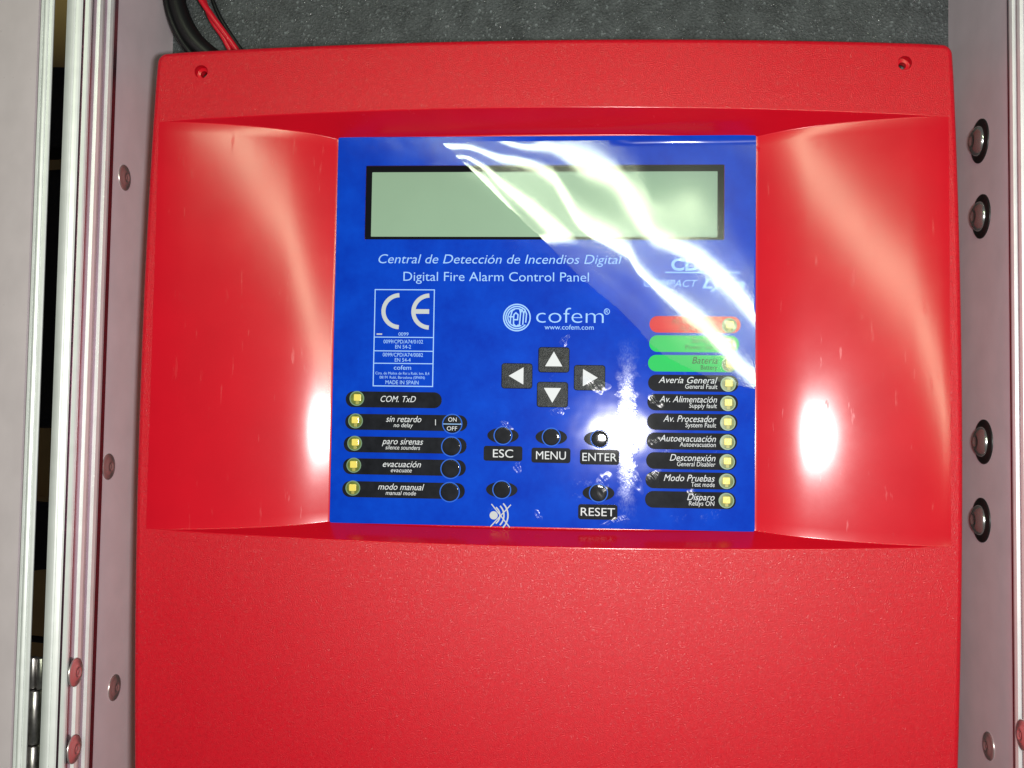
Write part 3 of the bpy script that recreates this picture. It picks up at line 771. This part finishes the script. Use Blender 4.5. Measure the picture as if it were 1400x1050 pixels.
def pill(name, px0, px1, py, h, material, ledp, lines, label, i, tm='print_white', button=None):
    p = plate(name, stadium(px0, px1, py, h), YP, YF - .005, M[material], panel)
    p['label'] = label
    led(*ledp, p, i)
    for (b_, px, q, cap, w, al, sh) in lines:
        text(b_, px, q, cap, w, align=al, shear=sh, material=tm, parent=p, bold=0.0)
    if button:
        dome(button[0], button[1], p, 12.3)
    return p
LEFT = [(472.7, 604, 546.5, (488, 544.7), [('COM. TxD', 544.5, 549.6, 8.2, 49, 'C', .3)], None, 'black indicator strip reading COM. TxD'),
        (472, 639, 577.6, (486.2, 575.4), [('sin retardo', 552, 577.0, 8.4, 49, 'C', .3), ('no delay', 551.5, 584.0, 5.6, 27, 'C', .2)], (618.4, 579.6), 'black indicator strip reading sin retardo with on off button'),
        (470, 638, 608.4, (485, 606), [('paro sirenas', 550.4, 607.6, 8.4, 57, 'C', .3), ('silence sounders', 550.7, 614.6, 5.6, 48, 'C', .2)], (617, 610.6), 'black indicator strip reading paro sirenas'),
        (469, 637, 638.6, (483.8, 636), [('evacuación', 549.5, 638.6, 8.4, 53, 'C', .3), ('evacuate', 548.7, 645.6, 5.6, 29, 'C', .2)], (616, 641), 'black indicator strip reading evacuación'),
        (468, 635.6, 670, (482.5, 667.2), [('modo manual', 548.4, 669.8, 8.4, 64, 'C', .3), ('manual mode', 548, 676.8, 5.6, 42, 'C', .2)], (614.8, 672.8), 'black indicator strip reading modo manual')]
for i, (a, b_, q, lp_, ln, bt, lb) in enumerate(LEFT):
    p = pill('indicator_strip', a, b_, q, 22, 'black_pill', lp_, ln, lb, i, button=bt)
    if i == 1:
        text('ON', 618.6, 576.4, 5.6, 11.5, material='print_white', parent=p, y=YP - .17)
        text('OFF', 618.0, 588.6, 5.6, 14, material='print_white', parent=p, y=YP - .17)
        c0 = fp(606, 579.6); c1 = fp(631, 580)
        flat('divider', [stroke([(c0[0], c0[1]), (c1[0], c0[1])], .3)], YP - .17, M['print'], p)
        c0 = fp(595.5, 573.5); c1 = fp(595.5, 581.5); flat('tick', [stroke([c0, c1], .3)], YT, M['print_white'], p)
RIGHT = [(888, 1012.5, 443.8, 'red_pill', (997, 445.2), [('ALARMA', 960, 443.0, 7, 42, 'R', .25), ('ALARM', 962, 452.0, 6.4, 33, 'R', 0)], 'print_maroon', 'red indicator strip at the top of the right row'),
         (887.6, 1010.5, 470.2, 'green_pill', (997, 471.8), [('Servicio', 981, 469.5, 8, 36, 'R', .25), ('Power Serv.', 981, 477.8, 6, 43, 'R', 0)], 'print_dark', 'green indicator strip reading Power Serv.'),
         (886, 1008.5, 497, 'green_pill', (997, 498.4), [('Batería', 981, 497.4, 9, 34, 'R', .25), ('Battery', 980.5, 505.4, 6, 22, 'R', 0)], 'print_dark', 'green indicator strip reading Batería'),
         (886, 1009.5, 524, 'black_pill', (995.6, 525.2), [('Avería General', 981, 524.4, 8.6, 79, 'R', .3), ('General Fault', 980.7, 531.8, 6, 43, 'R', .1)], 'print_white', 'black indicator strip reading Avería General'),
         (885, 1009, 550.4, 'black_pill', (995.2, 551.6), [('Av. Alimentación', 980.3, 550.6, 8.4, 77, 'R', .3), ('Supply fault', 980, 558.0, 6, 37, 'R', .1)], 'print_white', 'black indicator strip reading Av. Alimentación'),
         (884.6, 1008.3, 577, 'black_pill', (995, 578.2), [('Av. Procesador', 979.4, 577.4, 8.6, 71, 'R', .3), ('System Fault', 979, 584.6, 6, 41, 'R', .1)], 'print_white', 'black indicator strip reading Av. Procesador'),
         (884, 1007.7, 603.4, 'black_pill', (994.5, 604.6), [('Autoevacuación', 978.8, 604.4, 8.6, 75, 'R', .3), ('Autoevacuation', 978.5, 611.2, 6, 48, 'R', .1)], 'print_white', 'black indicator strip reading Autoevacuación'),
         (883.3, 1007, 630.4, 'black_pill', (994, 631.4), [('Desconexión', 978.2, 630.8, 8.8, 61, 'R', .3), ('General Disabler', 978, 638.0, 6, 51, 'R', .1)], 'print_white', 'black indicator strip reading Desconexión'),
         (882.4, 1006.6, 657, 'black_pill', (993.4, 658), [('Modo Pruebas', 977.2, 658.6, 8.8, 68, 'R', .3), ('Test mode', 977, 665.8, 6, 31, 'R', .1)], 'print_white', 'black indicator strip reading Modo Pruebas'),
         (881.8, 1006, 683.6, 'black_pill', (993, 684.4), [('Disparo', 977, 684.4, 8.8, 36.5, 'R', .3), ('Relays ON', 976.7, 691.6, 6, 34, 'R', .1)], 'print_white', 'black indicator strip reading Disparo')]
for i, (a, b_, q, mm_, lp_, ln, tm, lb) in enumerate(RIGHT):
    pill('indicator_strip', a, b_, q, 22.5, mm_, lp_, ln, lb, 20 + i, tm=tm)
bpy.data.objects.remove(_po); bpy.data.curves.remove(_cur)

# ------------------------------------------------------------------ loose protective film
#FILM-BEGIN
def film_geo():
    """height of the loose film above the plate: wrinkles running down to the right, each flank tilted a little"""
    st = 0.55
    gx = np.arange(-100.0, 100.0, st); gz = np.arange(Z0 + 5.0, Z0 + 135.0, st)
    ang = math.atan2(-380.0, 610.0)
    T = np.array([math.cos(ang), math.sin(ang)]); Nn = np.array([-T[1], T[0]])
    tt = np.arange(-190.0, 190.0, st); nn = np.arange(-150.0, 150.0, st)
    c = np.array([20.0, Z0 + 70.0])
    TT, NN = np.meshgrid(tt, nn)
    X = c[0] + TT * T[0] + NN * Nn[0]; Zm = c[1] + TT * T[1] + NN * Nn[1]
    # coordinates along the plate used for the course of the wrinkles
    o = fp(800, 350); k = 1.0 / KX
    ca, sa = math.cos(0.0155), math.sin(0.0155)
    U = 800 + ((X - o[0]) * ca + (Zm - o[1]) * sa) * k; W = 350 - ((Zm - o[1]) * ca - (X - o[0]) * sa) * k
    I = lambda *q: np.interp(U, [p[0] for p in q], [p[1] for p in q])
    y1 = I((480, 150), (620, 197), (665, 206), (700, 212), (730, 222), (757, 238), (775, 268), (790, 300), (810, 324), (840, 339), (860, 347), (872, 372), (900, 401), (930, 421), (955, 442), (975, 470), (1000, 497), (1040, 528))
    y2 = I((480, 120), (620, 160), (700, 193), (740, 198), (780, 209), (820, 226), (842, 242), (868, 280), (893, 323), (930, 342), (960, 357), (985, 380), (1010, 412), (1040, 448))
    y0 = I((480, 130), (668, 229), (712, 270), (752, 305), (790, 334), (820, 350), (860, 378), (1040, 600))
    wig = 2.2 * np.sin(U / 19.0 + W / 37.0) + 1.2 * np.sin(U / 9.0 - W / 15.0)
    Ww = W + wig
    cc = np.where(Ww < y1, (y1 - Ww) / (y1 - y2), (y1 - Ww) / np.maximum(y0 - y1, 12.0))
    B = 66.0 - 28.0 * np.exp(-((U - 880) / 45.0) ** 2 - ((W - 285) / 50.0) ** 2) - 14.0 * np.exp(-((U - 795) / 40.0) ** 2 - ((W - 285) / 40.0) ** 2) - 8 * np.exp(-((U - 990) / 40.0) ** 2 - ((W - 385) / 30.0) ** 2)
    B = B * (1 + 0.25 * np.sin(U / 47.0 + 0.6) * np.cos(W / 29.0))
    tgt = B * np.sin(math.pi * cc)
    fade = np.maximum(np.clip((U - 785) / 50.0, 0, 1), np.clip((W - 318) / 22.0, 0, 1))                     # the lowest wrinkle dies out to the right
    low = -B * (1 + 0.6 * np.clip(-0.5 - cc, 0, 3))
    tgt = np.where(cc < -0.5, tgt * (1 - fade) + low * fade, tgt)
    tgt = np.where(cc < -1.5, B * (1 + 0.6 * (-1.5 - cc)) * (1 - fade) + low * fade, tgt)
    tgt = np.where(cc > 1.5, -B * (1 + 0.35 * (cc - 1.5)), tgt)
    reg = np.exp(-((U - 940) / 55.0) ** 2 - ((W - 285) / 60.0) ** 2) * (cc > 1.0) * np.clip((cc - 1.0) / 0.3, 0, 1)
    tgt = tgt * (1 - reg) - 40.0 * reg
    def lampv(sl):
        P = np.stack([X, np.full_like(X, 10.9), Zm], -1); d = P - CAM
        n_ = np.stack([-sl * Nn[0], -np.ones_like(sl), -sl * Nn[1]], -1); n_ = n_ / np.linalg.norm(n_, axis=-1, keepdims=True)
        R = d - 2 * (d * n_).sum(-1, keepdims=True) * n_
        z = LC - np.array([0, 0, 380.0]); z = z / np.linalg.norm(z); x = LD - z * (LD @ z); x = x / np.linalg.norm(x); y = np.cross(z, x)
        t = ((LC - P) @ z) / (R @ z)
        return (P + R * t[..., None] - LC) @ y
    zero = np.zeros_like(X); b0 = lampv(zero); db = (lampv(zero + 0.01) - b0) / 0.01
    away = np.where(cc > 0, np.clip((cc - 1.5) / 0.6, 0, 1), np.clip((-cc - 1.25) / 0.9, 0, 1)); away = away * away * (3 - 2 * away)
    away = away * (1 - reg); tgt = tgt * (1 - away) + np.where(cc > 0, np.minimum(b0, -130.0), b0) * away
    slope = np.clip((tgt - b0) / db, -0.12, 0.12)
    h = np.cumsum(slope, axis=0) * st
    h -= h[int((0 - nn[0]) / st), :][None, :]
    def sample(x, z):
        t = (x - c[0]) * T[0] + (z - c[1]) * T[1]; n_ = (x - c[0]) * Nn[0] + (z - c[1]) * Nn[1]
        ft = (t - tt[0]) / st; fn = (n_ - nn[0]) / st
        i = np.clip(ft.astype(int), 0, len(tt) - 2); j = np.clip(fn.astype(int), 0, len(nn) - 2); a = ft - i; b_ = fn - j
        return h[j, i] * (1 - a) * (1 - b_) + h[j, i + 1] * a * (1 - b_) + h[j + 1, i] * (1 - a) * b_ + h[j + 1, i + 1] * a * b_
    return gx, gz, sample
#FILM-END
LC, LD = LAMP_C, LAMP_D
FILM_EDGE = [fp(*q) for q in ((604, 197), (820, 194.5), (1030, 194.5), (1030.5, 533), (975, 521), (930, 500), (905, 486), (888, 471), (868, 447), (840, 420), (800, 387), (764, 352), (738, 326), (690, 280), (648, 238), (622, 214))]
gx, gz, sample = film_geo()
XX, ZZ = np.meshgrid(gx, gz); H = sample(XX.ravel(), ZZ.ravel()).reshape(XX.shape)
ft0, ft1 = fp(820, 194.5), fp(1030, 194.5)
ztop = ft0[1] + (XX - ft0[0]) / (ft1[0] - ft0[0]) * (ft1[1] - ft0[1])
H = H + 0.10 * np.clip(2.2 - (ztop - ZZ), 0, 3) ** 2 * np.clip((XX - ft0[0] - 4) / 10, 0, 1)   # fold along the top edge
poly = FILM_EDGE
ins = np.zeros(XX.shape, bool)
for i in range(len(poly)):
    x1, z1 = poly[i]; x2, z2 = poly[(i + 1) % len(poly)]
    if z1 == z2: continue
    ins ^= ((z1 > ZZ) != (z2 > ZZ)) & (XX < (x2 - x1) * (ZZ - z1) / (z2 - z1) + x1)
hmin = H[ins].min(); YFILM = YF - 1.0
idx = -np.ones(XX.shape, int); V = []; Fc = []
for j in range(XX.shape[0] - 1):
    row = np.nonzero(ins[j])[0]
    for i in row:
        if i + 1 >= XX.shape[1]: continue
        f4 = []
        for (jj, ii) in ((j, i), (j, i + 1), (j + 1, i + 1), (j + 1, i)):
            if idx[jj, ii] < 0:
                idx[jj, ii] = len(V); V.append((XX[jj, ii], YFILM - (H[jj, ii] - hmin), ZZ[jj, ii]))
            f4.append(int(idx[jj, ii]))
        Fc.append(f4)
film = mesh_obj('protective_film', V, Fc, M['film'], panel, smooth=True)
film['label'] = 'wrinkled clear protective film lifting off the blue front'

# small crinkled blisters where the film still sticks to the keys
def blister(px, py, rx, rz, seed, hgt=0.32):
    r = random.Random(seed); cx, cz = fp(px, py); n, k = 40, 14; V, Fc = [], []
    ph = [r.uniform(0, 6.28) for _ in range(8)]
    rot = r.uniform(-.6, .6)
    for j in range(k + 1):
        t = j / k
        for i_ in range(n):
            a = 2 * math.pi * i_ / n
            w = 1 + .22 * math.sin(2 * a + ph[0]) + .16 * math.sin(3 * a + ph[1]) + .10 * math.sin(5 * a + ph[2]) + .06 * math.sin(9 * a + ph[3])
            x, z = rx * KX * w * t * math.cos(a), rz * KX * w * t * math.sin(a)
            x, z = x * math.cos(rot) - z * math.sin(rot), x * math.sin(rot) + z * math.cos(rot)
            h = hgt * (1 - t ** 2) * (0.5 + 0.5 * math.sin(x * .9 + ph[4]) * math.cos(z * 1.1 + ph[5])) + 0.05 * (1 - t) * math.sin(x * 3.1 + z * 2.3 + ph[6]) + .03 * (1 - t) * math.sin(x * 5.2 - z * 6.1 + ph[7])
            V.append((cx + x, YF - 0.80 - max(h, 0), cz + z))
    for j in range(k):
        for i_ in range(n):
            q = (i_ + 1) % n; Fc.append([j * n + i_, j * n + q, (j + 1) * n + q, (j + 1) * n + i_])
    mesh_obj('film_blister', V, Fc, M['film_soft'], panel, smooth=True)
for q in ((814, 527, 17, 11, 1), (764, 562, 13, 6, 2), (706, 640, 6, 10, 3), (824, 662, 12, 15, 6), (896, 548, 11, 7, 7),
          (897, 603, 9, 6, 8), (948, 678, 9, 9, 9), (735, 705, 6, 7, 10), (866, 655, 10, 20, 11), (690, 583, 9, 8, 12), (842, 712, 16, 6, 13), (894, 652, 8, 11, 14), (772, 466, 8, 6, 15), (512, 205, 5, 4, 16)):
    blister(*q)

# ------------------------------------------------------------------ wires above the panel
def wire(name, pix, r, material, label, cat, group=None):
    path = [at(px, py, y) for px, py, y in pix]
    V, Fc = tube(path, r); return tag(mesh_obj(name, V, Fc, M[material], None, smooth=True), label, cat, group)
wire('cable', [(232, -90, 45), (237, -30, 45), (243, 10, 45), (258, 45, 46), (282, 72, 48), (330, 105, 52)], 4.6, 'rubber', 'thick black cable bending behind the top left corner of the red panel', 'cable')
wire('cable', [(220, -90, 42), (224, -30, 42), (230, 14, 42), (246, 52, 44), (268, 80, 46), (300, 110, 52)], 1.6, 'rubber', 'thin black cable running along the outside of the thick cable', 'cable')
wire('red_wire', [(240, -60, 44), (272, -5, 44), (292, 25, 44), (312, 52, 46), (335, 85, 50)], 1.45, 'red_wire', 'upper of two red wires above the top left of the panel', 'wire')
wire('red_wire', [(250, -70, 47), (275, -8, 47), (290, 28, 46), (306, 52, 47), (322, 84, 50)], 1.35, 'red_wire', 'lower of two red wires above the top left of the panel', 'wire')
wire('black_wire', [(270, -60, 52), (288, -8, 52), (299, 20, 52), (314, 45, 53), (345, 90, 55)], 1.0, 'rubber', 'fine black wire to the right of the red wires', 'wire')
